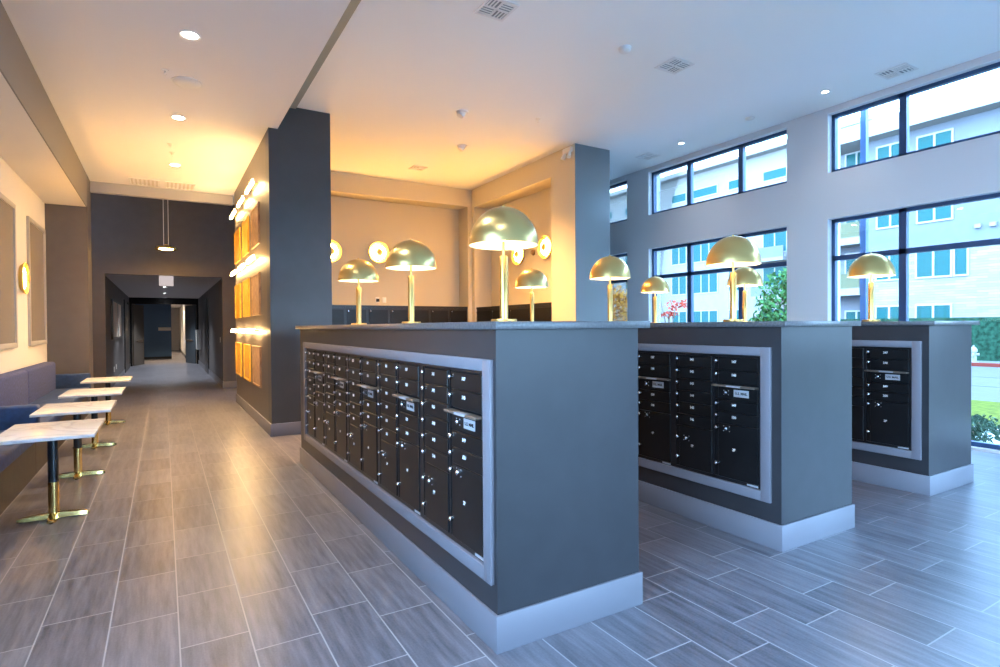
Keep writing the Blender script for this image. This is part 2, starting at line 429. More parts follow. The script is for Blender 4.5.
def mail_unit(loc, label, nums_r, nums_l, pr_, pl_, group, numbered=True, plate='dark'):
    t = empty('mailbox_unit', label, 'mailbox', loc, 0, group)
    # cabinet frame: back and face frame
    bb = NB(); box(bb, .02, .066, 0, UW, 0, UH)
    for a, c in ((0, .028), (.40, .42), (.778, UW)): box(bb, -.006, .02, a, c, 0, UH)
    for a, c in ((0, .022), (UH-.016, UH)): box(bb, -.006, .02, .028, .778, a, c)
    obj('cabinet_frame', bb, M_boxframe, t)
    def lockat(par, y, z): obj('lock', LOCK, M_chrome, par, (-.002, y, z))
    def plate_at(par, y, z, s, big=False):
        o = obj('number_plate', NPL, M_boxframe, par, (-.012, y, z)); 
        me = text_mesh(s, .027)
        n = obj('numeral', me, M_num, par); n.location = (-.0138, y, z); n.rotation_euler = R_NEGX
    # near column: two doors, outgoing mail slot, two doors, parcel
    y0, y1 = .031, .397
    zt = UH-.018; h = .098; gap = .0035
    def doors(y0, y1, zs, nums):
        for (za, zb), s in zip(zs, nums):
            d = obj('door', dmesh('door', y0, y1, za+gap/2, zb-gap/2), M_box, t)
            lockat(d, y1-.02, zb-.032); plate_at(d, (y0+y1)/2+.01, zb-.035, s)
    zr = [(zt-h, zt), (zt-2*h, zt-h)]
    doors(y0, y1, zr, nums_r[:2])
    zs = zt-2*h; zs2 = zs-.125
    slot = obj('outgoing_slot', dmesh('outgoing_slot', y0, y1, zs2+gap/2, zs-.03), M_box, t)
    lb = NB(); box(lb, -.05, .005, y0, y1, zs-.026, zs-.012, .003, 1); lip = obj('slot_lip', lb, M_bronze, slot)
    lb = NB(); box(lb, -.0515, -.02, (y0+y1)/2-.07, (y0+y1)/2+.05, zs-.024, zs-.0115); obj('lip_label', lb, M_plate, slot)
    lb = NB(); box(lb, -.0135, -.012, .10, .225, zs2+.03, zs2+.082); obj('mail_label', lb, M_plate, slot)
    n = obj('lettering', text_mesh('U.S. MAIL', .025), M_ink, slot); n.location = (-.0145, .1625, zs2+.056); n.rotation_euler = R_NEGX
    lockat(slot, .29, zs2+.055)
    for yy in (.27, .31):
        for zz in (.04, .07): obj('screw', SCREW, M_plate, slot, (-.012, yy, zs2+zz))
    doors(y0, y1, [(zs2-.09, zs2), (zs2-.18, zs2-.09)], nums_r[2:])
    zp = zs2-.18
    def parcel(y0, y1, zp, s, zl):
        d = obj('parcel_door', dmesh('parcel_door', y0, y1, .024, zp-gap/2), M_box, t)
        lockat(d, y1-.02, zp-.035-zl); lockat(d, y1-.02, .10 if zl else .12)
        lockat(d, y1-.11, zp-.035-zl)
        for yy in (.085, .135):
            for zz in (-.018, .018): obj('screw', SCREW, M_plate, d, (-.012, y1-yy, zp-.035-zl+zz))
        plate_at(d, (y0+y1)/2+.01, zp*.52+.02, s)
    parcel(y0, y1, zp, pr_, 0)
    # far column: six doors then parcel
    y0, y1 = .423, .775; h6 = .0955
    doors(y0, y1, [(zt-(i+1)*h6, zt-i*h6) for i in range(6)], nums_l)
    parcel(y0, y1, zt-6*h6, pl_, .06)
    sb = NB(); box(sb, -.0075, -.006, .03, .12, .004, .018); obj('maker_label', sb, M_plate, t)
    return t

LB, DPT = .80, .07
islands = [  # x body face, near y, frame y offset, right x
    ('front', 1.35, 2.31, 2.335, 2.262, 6.77, 3), ('middle', 3.615, 2.335, 2.405, 4.50, 6.80, 1), ('rear', 5.903, 2.40, 2.455, 6.777, 6.85, 2)]
WHERE = {'front': 'nearest the camera', 'middle': 'behind the front one', 'rear': 'beside the tall windows'}
cnt_y = {'front': (2.25, 6.86), 'middle': (2.285, 6.9), 'rear': (2.345, 6.95)}
for nm, xb, yn, yf, xr, yfar, hund in islands:
    t = empty('mailbox_island', 'charcoal mailbox island with pale grey baseboard, the one %s' % WHERE[nm], 'kiosk', ((xb+xr)/2, (yn+yfar)/2, 0), 0, 'mailbox islands')
    L0 = t.location
    fy0, fy1 = yf, yf+.075*2+UW*5; fz0, fz1 = .312, 1.392
    iy0, iy1 = fy0+.072, fy1-.072; iz0, iz1 = UZ0-.002, UZ0+UH+.002
    bb = NB()
    box(bb, xb+.075, xr, yn, yfar, 0, 1.535)
    box(bb, xb, xb+.075, yn, iy0, 0, 1.535); box(bb, xb, xb+.075, iy1, yfar, 0, 1.535)
    box(bb, xb, xb+.075, iy0, iy1, 0, iz0); box(bb, xb, xb+.075, iy0, iy1, iz1, 1.535)
    obj('body', shift(bb, L0), M_char, t)
    bb = NB()
    for a in ((xb-.016, xb, yn-.015, yfar+.015), (xr, xr+.015, yn-.015, yfar+.015)): box(bb, a[0], a[1], a[2], a[3], 0, .179, .003)
    for a in ((yn-.016, yn), (yfar, yfar+.015)): box(bb, xb-.015, xr+.015, a[0], a[1], 0, .1792, .003)
    obj('baseboard', shift(bb, L0), M_trim, t)
    bb = NB(); fx0, fx1 = xb-.022, xb+.001
    box(bb, fx0, fx1, fy0, iy0+.003, fz0, fz1, .003); box(bb, fx0, fx1, iy1-.003, fy1, fz0, fz1, .003)
    box(bb, fx0+.0005, fx1, iy0, iy1, fz0, iz0, .003); box(bb, fx0+.0005, fx1, iy0, iy1, iz1, fz1, .003)
    obj('mailbox_surround', shift(bb, L0), M_trim, t)
    c0, c1 = cnt_y[nm]
    bb = NB(); box(bb, xb-.035, xr+.035, c0, c1, 1.536, 1.574, .003)
    tag(obj('countertop', bb, M_cntr), 'grey quartz countertop on the island %s' % WHERE[nm], 'countertop', 'island countertops')
    words = ['nearest', 'second', 'third', 'fourth', 'farthest']
    for i in range(5):
        base = hund*100 + 47 - 10*i
        y = iy0 + .003 + i*UW
        N = lambda k_: str(base+k_)
        hidden = (nm == 'middle' and i > 1) or (nm == 'rear' and i > 0)
        if hidden:
            lab = 'black mailbox unit in the %s island, deeper than the ones in plain view' % nm
        elif nm == 'front': lab = 'black mailbox unit in the front island, %s of its five from the camera' % words[i]
        else: lab = 'black mailbox unit in the %s island, %s to the corner' % (nm, 'closest' if i == 0 else 'next one in')
        mail_unit((xb+.005, y, UZ0), lab, [N(0), N(1), N(2), N(3)], [N(-6), N(-5), N(-4), N(-3), N(-2), N(-1)], '%dP' % (2*i+2), '%dP' % (2*i+1),
                  'mailboxes deep in the %s island' % nm if hidden else 'mailbox units in the %s island' % nm)

# ------------------------------------------------------------------ dome lamps
def make_lamp():
    t = empty('table_lamp', '', 'lamp')
    bb = NB(); lathe(bb, [(0, 0), (.078, 0), (.08, .004), (.08, .018), (.076, .022), (.0, .022)], None, 40); obj('base', bb, M_brass, t)
    bb = NB(); lathe(bb, [(0, .02), (.026, .02), (.026, .404), (.024, .408), (.009, .408), (.009, .50), (0, .50)], None, 24); obj('stem', bb, M_brass, t)
    R_, Hh, z0 = .213, .236, .473
    pts = [(R_*math.cos(a), z0+Hh*math.sin(a)) for a in [i*PI/2/18 for i in range(18)]] + [(0, z0+Hh)]
    bb = NB(); lathe(bb, [((R_-.003), z0)] + [(R_+.001, z0-.002)] + pts[1:], None, 56); s = obj('lamp_shade', bb, M_shade, t)
    pin = [((R_-.004)*math.cos(a), z0+(Hh-.005)*math.sin(a)) for a in [i*PI/2/14 for i in range(14)]] + [(0, z0+Hh-.005)]
    bb = NB(); lathe(bb, pin, None, 48); obj('shade_lining', bb, M_shade_in, s)
    bb = NB(); lathe(bb, [(0, 0), (.009, 0), (.009, .008), (.005, .012), (0, .014)], Matrix.Translation((0, 0, z0+Hh-.001)), 14); obj('finial', bb, M_brass, s)
    bb = NB(); lathe(bb, [(0, .50), (.014, .50), (.016, .53), (.034, .565), (.036, .59), (.028, .615), (0, .628)], None, 20); obj('bulb', bb, M_bulb, t)
    return t
L0 = make_lamp()
ROWS = [('front', 1.80, (2.98, 4.49, 5.98)), ('middle', 4.05, (3.04, 4.54, 6.01)), ('rear', 6.34, (3.10, 4.59, 6.11))]
W3 = ('nearest', 'middle', 'farthest')
first = True
for nm, x, ys in ROWS:
    for i, y in enumerate(ys):
        o = L0 if first else copy_tree(L0); first = False
        o.location = (x, y, 1.574)
        o['label'] = 'brass dome table lamp on the %s mailbox island, %s of its three lamps' % (nm, {'nearest': 'the nearest', 'middle': 'the second', 'farthest': 'the farthest'}[W3[i]])
        o['group'] = 'brass dome lamps on the island counters'

# ------------------------------------------------------------------ banquette and tables
def rounded(bm, *a, r=.03): return box(bm, *a, r, 4)
def banquette(label, y0, y1, arm_y, segs):
    t = empty('banquette', label, 'bench', (-1.5, (y0+y1)/2, 0), 0, 'banquettes along the left wall'); L_ = t.location
    bb = NB(); box(bb, -1.785, -1.19, y0, y1, 0, .40); obj('plinth', shift(bb, L_), M_kick, t)
    n = len(segs)-1
    for i in range(n):
        bb = NB(); rounded(bb, -1.70, -1.12, segs[i]+.004, segs[i+1]-.004, .402, .53); obj('seat_cushion', shift(bb, L_), M_blue2, t)
        bb = NB(); rounded(bb, -1.785, -1.60, segs[i]+.004, segs[i+1]-.004, .45, 1.0, r=.04); obj('back_cushion', shift(bb, L_), M_blue, t)
    for ay in arm_y:
        bb = NB(); rounded(bb, -1.785, -1.14, ay, ay+.16, .40, .76); obj('armrest', shift(bb, L_), M_blue2, t)
    return t
banquette('navy upholstered banquette on the left wall beyond the low blue armrest', 7.75, 12.68, [12.5], [7.75, 10.0, 12.3])
banquette('navy upholstered banquette on the left wall, cut by the picture edge', 2.6, 7.74, [7.56], [2.6, 5.1, 7.56])

def make_table():
    t = empty('cafe_table', '', 'table')
    bb = NB(); box(bb, -.32, .32, -.46, .46, .71, .735, .002); obj('tabletop', bb, M_marble, t)
    bb = NB(); box(bb, -.12, .12, -.2, .2, .698, .709); obj('mounting_plate', bb, M_black, t)
    bb = NB(); lathe(bb, [(0, .30), (.036, .30), (.036, .70), (0, .70)], None, 24); p = obj('column', bb, M_black, t)
    bb = NB(); lathe(bb, [(0, .035), (.037, .035), (.037, .302), (0, .302)], None, 24); obj('brass_sleeve', bb, M_brass2, t)
    for a, ln in ((0, .235), (PI, .235), (-PI/2, .17), (PI/2, .17)):
        bb = NB(); w = .032
        d = Vector((math.cos(a), math.sin(a), 0)); n = Vector((-d.y, d.x, 0))
        prof = []
        for s_, ww, zt_ in ((0, w, .052), (.5, w, .045), (.9, w*.9, .034), (1.0, w*.55, .028)):
            prof.append([bb.verts.new(d*ln*s_+n*ww+Vector((0, 0, .008))), bb.verts.new(d*ln*s_+n*ww*.8+Vector((0, 0, zt_))), bb.verts.new(d*ln*s_-n*ww*.8+Vector((0, 0, zt_))), bb.verts.new(d*ln*s_-n*ww+Vector((0, 0, .008)))])
        for u_, v_ in zip(prof, prof[1:]):
            for i in range(4):
                j = (i+1) % 4; bb.faces.new((u_[i], u_[j], v_[j], v_[i]))
        bb.faces.new(prof[0][::-1]); bb.faces.new(prof[-1])
        f = obj('foot', bb, M_brass2, t)
        g = NB(); cyl(g, d*ln*.88, d*ln*.88+Vector((0, 0, .01)), .014, 10); obj('glide', g, M_black, f)
    return t
T0 = make_table()
tl = ['white marble cafe table with brass cross base, nearest of the row', 'white marble cafe table second from the camera, overlapping the blue armrest',
      'white marble cafe table third from the camera beside the banquette', 'white marble cafe table farthest down the banquette row']
for i, y in enumerate((5.86, 7.40, 9.12, 11.25)):
    o = T0 if i == 0 else copy_tree(T0)
    o.location = (-.79, y, 0); o['label'] = tl[i]; o['group'] = 'cafe tables along the banquette'

# ------------------------------------------------------------------ left wall panels and sconces
def panel(y0, y1, label):
    t = empty('wall_panel', label, 'panel', (-1.79, (y0+y1)/2, 1.3), 0, 'framed woven panels on the left wall'); L_ = t.location
    bb = NB(); z0, z1, w, x0, x1 = 1.30, 3.30, .07, -1.79, -1.755
    box(bb, x0, x1, y0, y0+w, z0, z1, .004); box(bb, x0, x1, y1-w, y1, z0, z1, .004); box(bb, x0, x1, y0+w, y1-w, z0, z0+w, .004); box(bb, x0, x1, y0+w, y1-w, z1-w, z1, .004)
    obj('frame', shift(bb, L_), M_pframe, t)
    bb = NB(); box(bb, -1.789, -1.775, y0+w-.005, y1-w+.005, z0+w-.005, z1-w+.005); obj('panel_face', shift(bb, L_), M_weave, t)
panel(11.2, 12.62, 'framed woven taupe panel on the left wall beyond the round sconce')
panel(8.9, 10.30, 'framed woven taupe panel on the left wall cut by the picture edge')

def make_sconce(r=.235):
    t = empty('wall_sconce', '', 'wall lamp')     # faces local +X
    Rm = Matrix.Rotation(PI/2, 4, 'Y')
    bb = NB(); lathe(bb, [(0, 0), (r*.8, .0), (r, .05), (r*.985, .062), (r*.96, .058), (r*.8, .024), (r*.3, .018), (0, .018)], Rm, 44); obj('brass_dish', bb, M_scbrass, t)
    bb = NB(); lathe(bb, [(r*.40, .026), (r*.42, .034), (r*.66, .036), (r*.68, .028)], Rm, 40, closed=True); obj('light_ring', bb, M_sconce, t)
    bb = NB(); lathe(bb, [(0, .018), (r*.3, .018), (r*.33, .05), (r*.31, .085), (r*.2, .10), (0, .105)], Rm, 32); obj('centre_cap', bb, M_scbrass, t)
    return t
S0 = make_sconce()
S0.location = (-1.79, 10.77, 2.31); S0['label'] = 'round brass glowing sconce on the left wall between two framed panels'
for (x, y, z, rz, lb) in ((4.146, 12.26, 3.22, -PI/2, 'round brass glowing sconce on the alcove back wall left of the big lamp'),
                      (3.08, 12.26, 3.18, -PI/2, 'round brass glowing sconce half hidden by the slate column'),
                      (6.70, 9.40, 3.15, PI, 'round brass glowing sconce on the alcove side wall beside the pier'),
                      (6.70, 10.42, 3.12, PI, 'round brass glowing sconce on the alcove side wall, partly behind the largest lamp')):
    o = copy_tree(S0); o.location = (x, y, z); o.rotation_euler = (0, 0, rz); o['label'] = lb
    o['group'] = 'round brass sconces in the alcove'
bb = NB(); lathe(bb, [(0, 0), (.06, 0), (.06, .02), (.045, .05), (0, .06)], Matrix.Rotation(-PI/2, 4, 'Y'), 20)
tag(obj('wall_chime', bb, M_walnut, None, (6.70, 9.87, 3.10)), 'small round copper cap on the alcove side wall between two sconces', 'wall device')
t = empty('wall_outlet', 'small outlet plates above the lockers on the alcove back wall', 'outlet', (4.18, 12.26, 2.16))
for dx in (-.07, .09):
    bb = NB(); box(bb, dx-.045, dx+.045, -.008, 0, -.06, .06, .003); obj('cover_plate', bb, M_white, t)
bb = NB(); box(bb, -.10, -.03, -.04, -.008, -.04, .03, .006); obj('plug', bb, M_black, t)

# ------------------------------------------------------------------ picture wall: boxes and LED bars
cols = [(9.52, 10.38), (10.80, 11.60), (12.08, 12.95)]
rowsz = [(.61, 1.26), (1.76, 2.43), (2.88, 3.52)]
rl = ['bottom', 'middle', 'top']; cl = ['nearest', 'centre', 'farthest']
for ri, (z0, z1) in enumerate(rowsz):
    for ci, (y0, y1) in enumerate(cols):
        t = empty('wall_art_box', 'wooden wall art box, %s row, %s column of the lit picture wall' % (rl[ri], cl[ci]), 'wall art', (1.317, (y0+y1)/2, z0), 0, 'wall art boxes on the lit wall'); L_ = t.location
        bb = NB(); x0, x1 = 1.287, 1.317
        for a, c in ((y0, y0+.03), (y1-.03, y1)): box(bb, x0, x1, a, c, z0, z1, .002, 1)
        for a, c in ((z0, z0+.03), (z1-.03, z1)): box(bb, x0, x1, y0+.03, y1-.03, a, c, .002, 1)
        obj('frame', shift(bb, L_), M_walnut if ci == 0 else M_amber, t)
        bb = NB(); box(bb, x0+.012, x1, y0+.03, y1-.03, z0+.03, z1-.03); obj('wood_face', shift(bb, L_), M_walnut if ci == 0 else M_amber, t)
    zl = (1.50, 2.655, 3.83)[ri]
    for ci, (y0, y1) in enumerate(cols):
        t = empty('picture_light', 'linear picture light above the %s row of art boxes, %s column' % (rl[ri], cl[ci]), 'picture light', (1.317, (y0+y1)/2, zl), 0, 'picture lights on the lit wall'); L_ = t.location
        bb = NB(); box(bb, 1.205, 1.24, y0, y1, zl, zl+.028, .003, 1); obj('housing', shift(bb, L_), M_brass, t)
        for yy in (y0+.2, y1-.2):
            bb = NB(); box(bb, 1.24, 1.317, yy-.012, yy+.012, zl+.006, zl+.02); obj('bracket', shift(bb, L_), M_brass, t)
        bb = NB(); box(bb, 1.206, 1.239, y0+.01, y1-.01, zl-.026, zl); obj('led_tube', shift(bb, L_), M_bar, t)
        bb = NB(); box(bb, 1.208, 1.237, y0+.01, y1-.01, zl+.028, zl+.034); obj('uplight_strip', shift(bb, L_), M_barup, t)

# ------------------------------------------------------------------ ceiling fixtures
def downlight(loc, label, cool=False, r=.075, group='recessed downlights', power=0, spot=1.9):
    t = empty('downlight', label, 'ceiling light', loc, 0, group)
    bb = NB(); lathe(bb, [(r, 0), (r+.022, 0), (r+.024, -.006), (r+.018, -.010), (r-.004, -.006), (r-.012, 0)], None, 28); obj('trim_ring', bb, M_white, t)
    bb = NB(); lathe(bb, [(0, -.003), (r-.004, -.003), (r-.004, 0), (0, 0)], None, 24); obj('lens', bb, M_downc if cool else M_down, t)
    if power:
        l = bpy.data.lights.new('spot_beam', 'SPOT'); l.energy = power; l.spot_size = spot; l.spot_blend = .9; l.shadow_soft_size = .07
        l.color = (.85, .93, 1) if cool else (1, .74, .46)
        o = bpy.data.objects.new('spot_beam', l); C.objects.link(o); o.parent = t; o.location = (0, 0, -.03)
    return t
downlight((.257, 6.285, ZC), 'corridor ceiling downlight nearest the camera', power=90)
downlight((.211, 8.81, ZC), 'corridor ceiling downlight, second from the camera', power=150)
downlight((.21, 11.39, ZC), 'corridor ceiling downlight above the pendant, farthest of three', power=150)
for y, s in ((4.444, 'in front of the near upper window'), (6.968, 'in front of the far upper window')):
    downlight((7.88, y, ZU), 'small bright ceiling downlight %s' % s, True, .045, group='window side downlights', power=10)
for y in (20.64, 24.1, 27.7):
    downlight((.065, y, 2.86), 'hall ceiling downlight in the far corridor, %s of three' % {20.64: 'nearest', 24.1: 'middle', 27.7: 'farthest'}[y], True, .06, 'hall downlights', power=160)
for (x, y, z) in ((-.1, 31.2, 2.86), (.7, 36.5, 3.0), (-.5, 41, 3.0)):  # nearest one added out of view to brighten the blue wall
    downlight((x, y, z), 'unseen recessed light around the blue wall, the nearest one added for brightness', False, .06, 'passage lights', power=250)
for (x, y, z) in ((.25, 3.8, ZC), (.25, 1.2, ZC), (.25, -1.4, ZC)):  # unseen downlights added to brighten the near corridor
    downlight((x, y, z), 'added corridor ceiling downlight, unseen overhead or behind the viewpoint', True, group='added corridor downlights overhead', power=70)
# adjustable eyeball lights over the islands
def eyeball(loc, label, power=0):
    t = empty('eyeball_light', label, 'ceiling light', loc, 0, 'adjustable ceiling lights')
    bb = NB(); lathe(bb, [(0, 0), (.095, 0), (.095, -.012), (.08, -.018), (0, -.018)], None, 28); obj('trim_ring', bb, M_white, t)
    bb = NB(); lathe(bb, [(0, -.0), (.06, -.0), (.062, -.05), (.052, -.075), (0, -.078)], Matrix.Rotation(.5, 4, 'Y'), 24); obj('eyeball', bb, M_white, t)
    if power:
        l = bpy.data.lights.new('spot_beam', 'SPOT'); l.energy = power; l.spot_size = 2.2; l.spot_blend = 1; l.shadow_soft_size = .06; l.color = (1, .52, .18)
        o = bpy.data.objects.new('spot_beam', l); C.objects.link(o); o.parent = t; o.location = (0, 0, -.1)
eyeball((3.871, 7.58, ZU), 'white eyeball ceiling light above the alcove mouth, nearer of two', 220)
eyeball((4.592, 9.0, ZU), 'white eyeball ceiling light over the alcove, farther of two', 600)

def vent(loc, w, d, label, rz=0):
    t = empty('ceiling_vent', label, 'vent', loc, rz, 'square ceiling vents')
    bb = NB(); f = .03
    box(bb, -w/2, w/2, -d/2, -d/2+f, -.012, 0, .002, 1); box(bb, -w/2, w/2, d/2-f, d/2, -.012, 0, .002, 1)
    box(bb, -w/2, -w/2+f, -d/2+f, d/2-f, -.012, 0, .002, 1); box(bb, w/2-f, w/2, -d/2+f, d/2-f, -.012, 0, .002, 1)
    box(bb, -.012, .012, -d/2+f, d/2-f, -.011, 0); box(bb, -w/2+f, w/2-f, -.012, .012, -.011, 0)
    obj('frame', bb, M_white, t)
    bb = NB(); box(bb, -w/2+f, w/2-f, -d/2+f, d/2-f, -.003, 0); obj('backing', bb, M_ventdark, t)
    bb = NB()
    for q in (-1, 1):
        for p_ in (-1, 1):
            for i in range(3):
                if q*p_ > 0:
                    x = q*(w/4-.0)+(i-1)*w*.11; box(bb, x-.006, x+.006, min(0, p_*(d/2-f)), max(0, p_*(d/2-f)), -.010, -.003)
                else:
                    y = p_*(d/4)+(i-1)*d*.11; box(bb, min(0, q*(w/2-f)), max(0, q*(w/2-f)), y-.006, y+.006, -.010, -.003)
    obj('louvres', bb, M_white, t)
vent((2.925, 4.95, ZU), .34, .34, 'white ceiling vent at the top edge of the picture')
vent((5.46, 4.93, ZU), .36, .33, 'white ceiling vent with dark slots left of the smoke detector, mid ceiling')
vent((8.03, 3.63, ZU), .32, .36, 'white ceiling vent over the near upper window')
vent((7.92, 7.8, ZU), .32, .34, 'white ceiling vent over the far upper window near the column')
vent((4.45, 10.68, ZU), .30, .30, 'small ceiling vent glowing orange inside the alcove')
def smoke(loc, label, r=.075, h=.05):
    t = empty('smoke_detector', label, 'smoke detector', loc)
    bb = NB(); lathe(bb, [(0, 0), (r, 0), (r, -.012), (0, -.012)], None, 28); obj('base', bb, M_white, t)
    bb = NB(); lathe(bb, [(0, -.012), (r*.92, -.012), (r*.86, -h*.7), (r*.6, -h), (r*.2, -h*1.05), (0, -h*1.05)], None, 28); obj('dome', bb, M_white, t)
smoke((4.62, 4.91, ZU), 'white domed smoke detector on the main ceiling')
smoke((7.855, 5.59, ZU), 'flat grey-white smoke detector near the window wall ceiling', .07, .03)
smoke((.27, 7.5, ZC), 'wide shallow white detector on the corridor ceiling', .16, .03)
def sprinkler(loc, label):
    t = empty('sprinkler_head', label, 'sprinkler', loc, 0, 'ceiling sprinklers')
    bb = NB(); lathe(bb, [(0, 0), (.04, 0), (.034, -.008), (0, -.008)], None, 20); obj('escutcheon', bb, M_white, t)
    bb = NB(); cyl(bb, (0, 0, -.008), (0, 0, -.03), .009, 10); cyl(bb, (0, 0, -.05), (0, 0, -.054), .02, 14)
    for s in (-1, 1): cyl(bb, (s*.008, 0, -.028), (s*.014, 0, -.051), .003, 6)
    obj('deflector', bb, M_white, t)
sprinkler((.05, 7.27, ZC), 'sprinkler head on the corridor ceiling beside the wide detector')
sprinkler((.124, 10.13, ZC), 'sprinkler head on the corridor ceiling between the far downlights, nearer one')
sprinkler((.155, 10.6, ZC), 'sprinkler head on the corridor ceiling between the far downlights, farther one')
sprinkler((5.02, 7.25, ZU), 'sprinkler head on the main ceiling between alcove and windows')
t = empty('emergency_light', 'white twin-head emergency light at the top of the alcove pier', 'emergency light', (6.25, 8.08, 4.66))
bb = NB(); box(bb, -.05, 0, -.12, .12, -.03, .06, .008); obj('housing', bb, M_white, t)
for s in (-1, 1):
    bb = NB(); cyl(bb, (-.03, s*.07, -.03), (-.07, s*.09, -.13), .03, 14, .04); obj('lamp_head', bb, M_white, t)
# linear slot diffusers
for (x0, x1, lb) in ((-.53, -.02, 'left'), (.06, .58, 'right')):
    t = empty('slot_diffuser', 'white linear ceiling grille in front of the pale band, %s of the pair' % lb, 'vent', ((x0+x1)/2, 12.95, ZC), 0, 'linear grilles'); L_ = t.location
    bb = NB()
    for y in (12.68, 13.21): box(bb, x0, x1, y, y+.025, ZC-.02, ZC)
    for x in (x0, x1-.025): box(bb, x, x+.025, 12.705, 13.21, ZC-.02, ZC)
    obj('frame', shift(bb, L_), M_white, t)
    bb = NB()
    for i in range(7):
        x = x0+.05+i*(x1-x0-.1)/6; box(bb, x-.016, x+.016, 12.705, 13.21, ZC-.014, ZC)
    obj('blades', shift(bb, L_), M_cream, t)

# pendant
t = empty('pendant_lamp', 'shallow brass disc pendant on two thin white cables before the dark end wall', 'pendant lamp', (.075, 14.5, 3.30))
bb = NB(); lathe(bb, [(0, .10), (.05, .10), (.06, .09), (.12, .075), (.20, .05), (.23, .0), (.222, -.004), (.18, .03), (0, .05)], None, 40); obj('brass_shade', bb, M_brass2, t)
bb = NB(); lathe(bb, [(0, .0), (.13, .0), (.135, .03), (0, .045)], None, 32); obj('diffuser', bb, M_sconce, t)
for dx in (-.045, .045):
    bb = NB(); cyl(bb, (dx, 0, .09), (dx, 0, ZU-3.30+.05), .006, 8); obj('cable', bb, M_white, t)

# ------------------------------------------------------------------ hall objects
b = NB(); box(b, -.077, .23, 16.10, 16.135, 2.60, 2.845, .004)
tag(obj('exit_sign', b, emis('sign_box_glow', (.95, .82, .8), .2)), 'plain white sign box hanging at the hall opening', 'sign')
t = empty('framed_picture', 'dark framed pink abstract picture on the left hall wall', 'picture', (-1.2, 20.2, 1.27))
b = NB(); box(b, 0, .05, -1.9, 1.9, 0, .06); box(b, 0, .05, -1.9, 1.9, 1.04, 1.10); box(b, 0, .05, -1.9, -1.8, .06, 1.04); box(b, 0, .05, 1.8, 1.9, .06, 1.04); box(b, 0, .05, .1, .2, .06, 1.04); obj('frame', b, M_black, t)
b = NB(); box(b, 0, .04, -1.84, 1.84, .05, 1.05); obj('print', b, M_art, t)
for (x, y, z, s, nm, lb) in ((-1.19, 19.2, .42, 1, 'wall_outlet', 'white outlet low on the left hall wall'), (-1.19, 20.0, .45, 1, 'wall_outlet', 'second white outlet low on the left hall wall, farther in'),
                         (1.325, 17.1, 1.24, -1, 'light_switch', 'white light switch on the right hall wall near the opening')):
    b = NB(); box(b, x, x-.02*s, y-.10, y+.10, z-.07, z+.07, .004); o = tag(obj(nm, b, M_white), lb, 'switch' if 'switch' in nm else 'outlet')
b = NB(); box(b, 1.18, 1.329, 26.35, 27.2, .68, 1.5, .01); tag(obj('extinguisher_cabinet', b, M_white), 'tall white box on the right hall wall before the doorway', 'cabinet')
b = NB(); box(b, -.22, .34, 33.96, 33.995, 1.46, 1.62, .005); tag(obj('wall_sign', b, M_white), 'horizontal white sign plate on the blue hall wall', 'sign')

# ------------------------------------------------------------------ alcove lockers
def lockers(axis, p0, p1, front, depth, ztop, label, n):
    """bank of black locker cabinets; axis 'x' : runs along X facing -Y ; 'y' : runs along Y facing -X"""
    w = (p1-p0)/n
    for i in range(n):
        a = p0+i*w; loc = (a+w/2, front+depth/2, 0) if axis == 'x' else (front+depth/2, a+w/2, 0)
        lab = label + (', %s along from the left' % ['first', 'second', 'third', 'fourth', 'fifth', 'sixth', 'seventh'][i] if axis == 'x' else ', %s from the pier' % ['first', 'second', 'third', 'fourth'][i])
        t = empty('locker_unit', lab, 'locker', loc, 0 if axis == 'x' else -PI/2, 'black lockers in the alcove')
        bb = NB(); box(bb, -w/2+.001, w/2-.001, -depth/2+.02, depth/2-.003, .1, ztop, 0); box(bb, -w/2+.001, w/2-.001, -depth/2+.01, -depth/2+.02, ztop-.05, ztop); obj('cabinet', bb, M_boxframe, t)
        for r in range(5):
            z1 = ztop-.09-r*.35; z0 = z1-.34
            if z0 < .1: continue
            bb = NB(); box(bb, -w/2+.03, w/2-.03, -depth/2, -depth/2+.02, z0, z1, .003, 1); d = obj('door', bb, M_box, t)
            for s in ((-w/2+.06),):
                o = obj('lock', LOCK, M_chrome, d, (s, -depth/2+.002, z1-.03)); o.rotation_euler = (0, 0, PI/2)
lockers('x', 2.79, 6.14, 11.80, .42, 2.02, 'black locker cabinet along the alcove back wall', 7)
lockers('y', 8.64, 11.64, 6.27, .41, 2.0, 'black locker cabinet along the alcove side wall', 4)

# ------------------------------------------------------------------ outdoors
GZ = -.1
def ground(name, x0, x1, m, z=GZ, y0=-30, y1=75): 
    b = NB(); box(b, x0, x1, y0, y1, z-.3, z); return obj(name, b, m, kind='structure')
ground('ground_planting_bed', 8.85, 11.2, M_soil)
ground('ground_lawn', 11.2, 15.0, M_grass)
ground('ground_road', 15.0, 26.8, M_asphalt)
ground('ground_sidewalk', 27.1, 75, M_walk)
b = NB(); box(b, -30, 8.85, -40, -4.3, -.4, GZ); obj('ground_forecourt', b, M_walk, kind='structure')
b = NB(); box(b, -40, -2.0, -4.3, 13.2, -.4, GZ); obj('ground_side_court', b, mat('pale_paving', (.5, .49, .47), .9), kind='structure')
b = NB(); box(b, 26.8, 27.1, -30, 75, GZ-.3, .03, .02); tag(obj('curb', b, M_curb), 'red painted curb along the far side of the road', 'curb')
for i, x in enumerate((18.4, 21.5)):
    b = NB(); box(b, x, x+.15, -30, 75, GZ, GZ+.004); tag(obj('lane_line', b, M_ink), 'grey seam line across the road outside, %s the window' % ('nearer' if i == 0 else 'farther from'), 'road marking', 'road lines')
b = NB(); box(b, 31.0, 32.6, -20, 17, GZ, 1.82)
bmesh.ops.subdivide_edges(b, edges=b.edges[:], cuts=5, use_grid_fill=True)
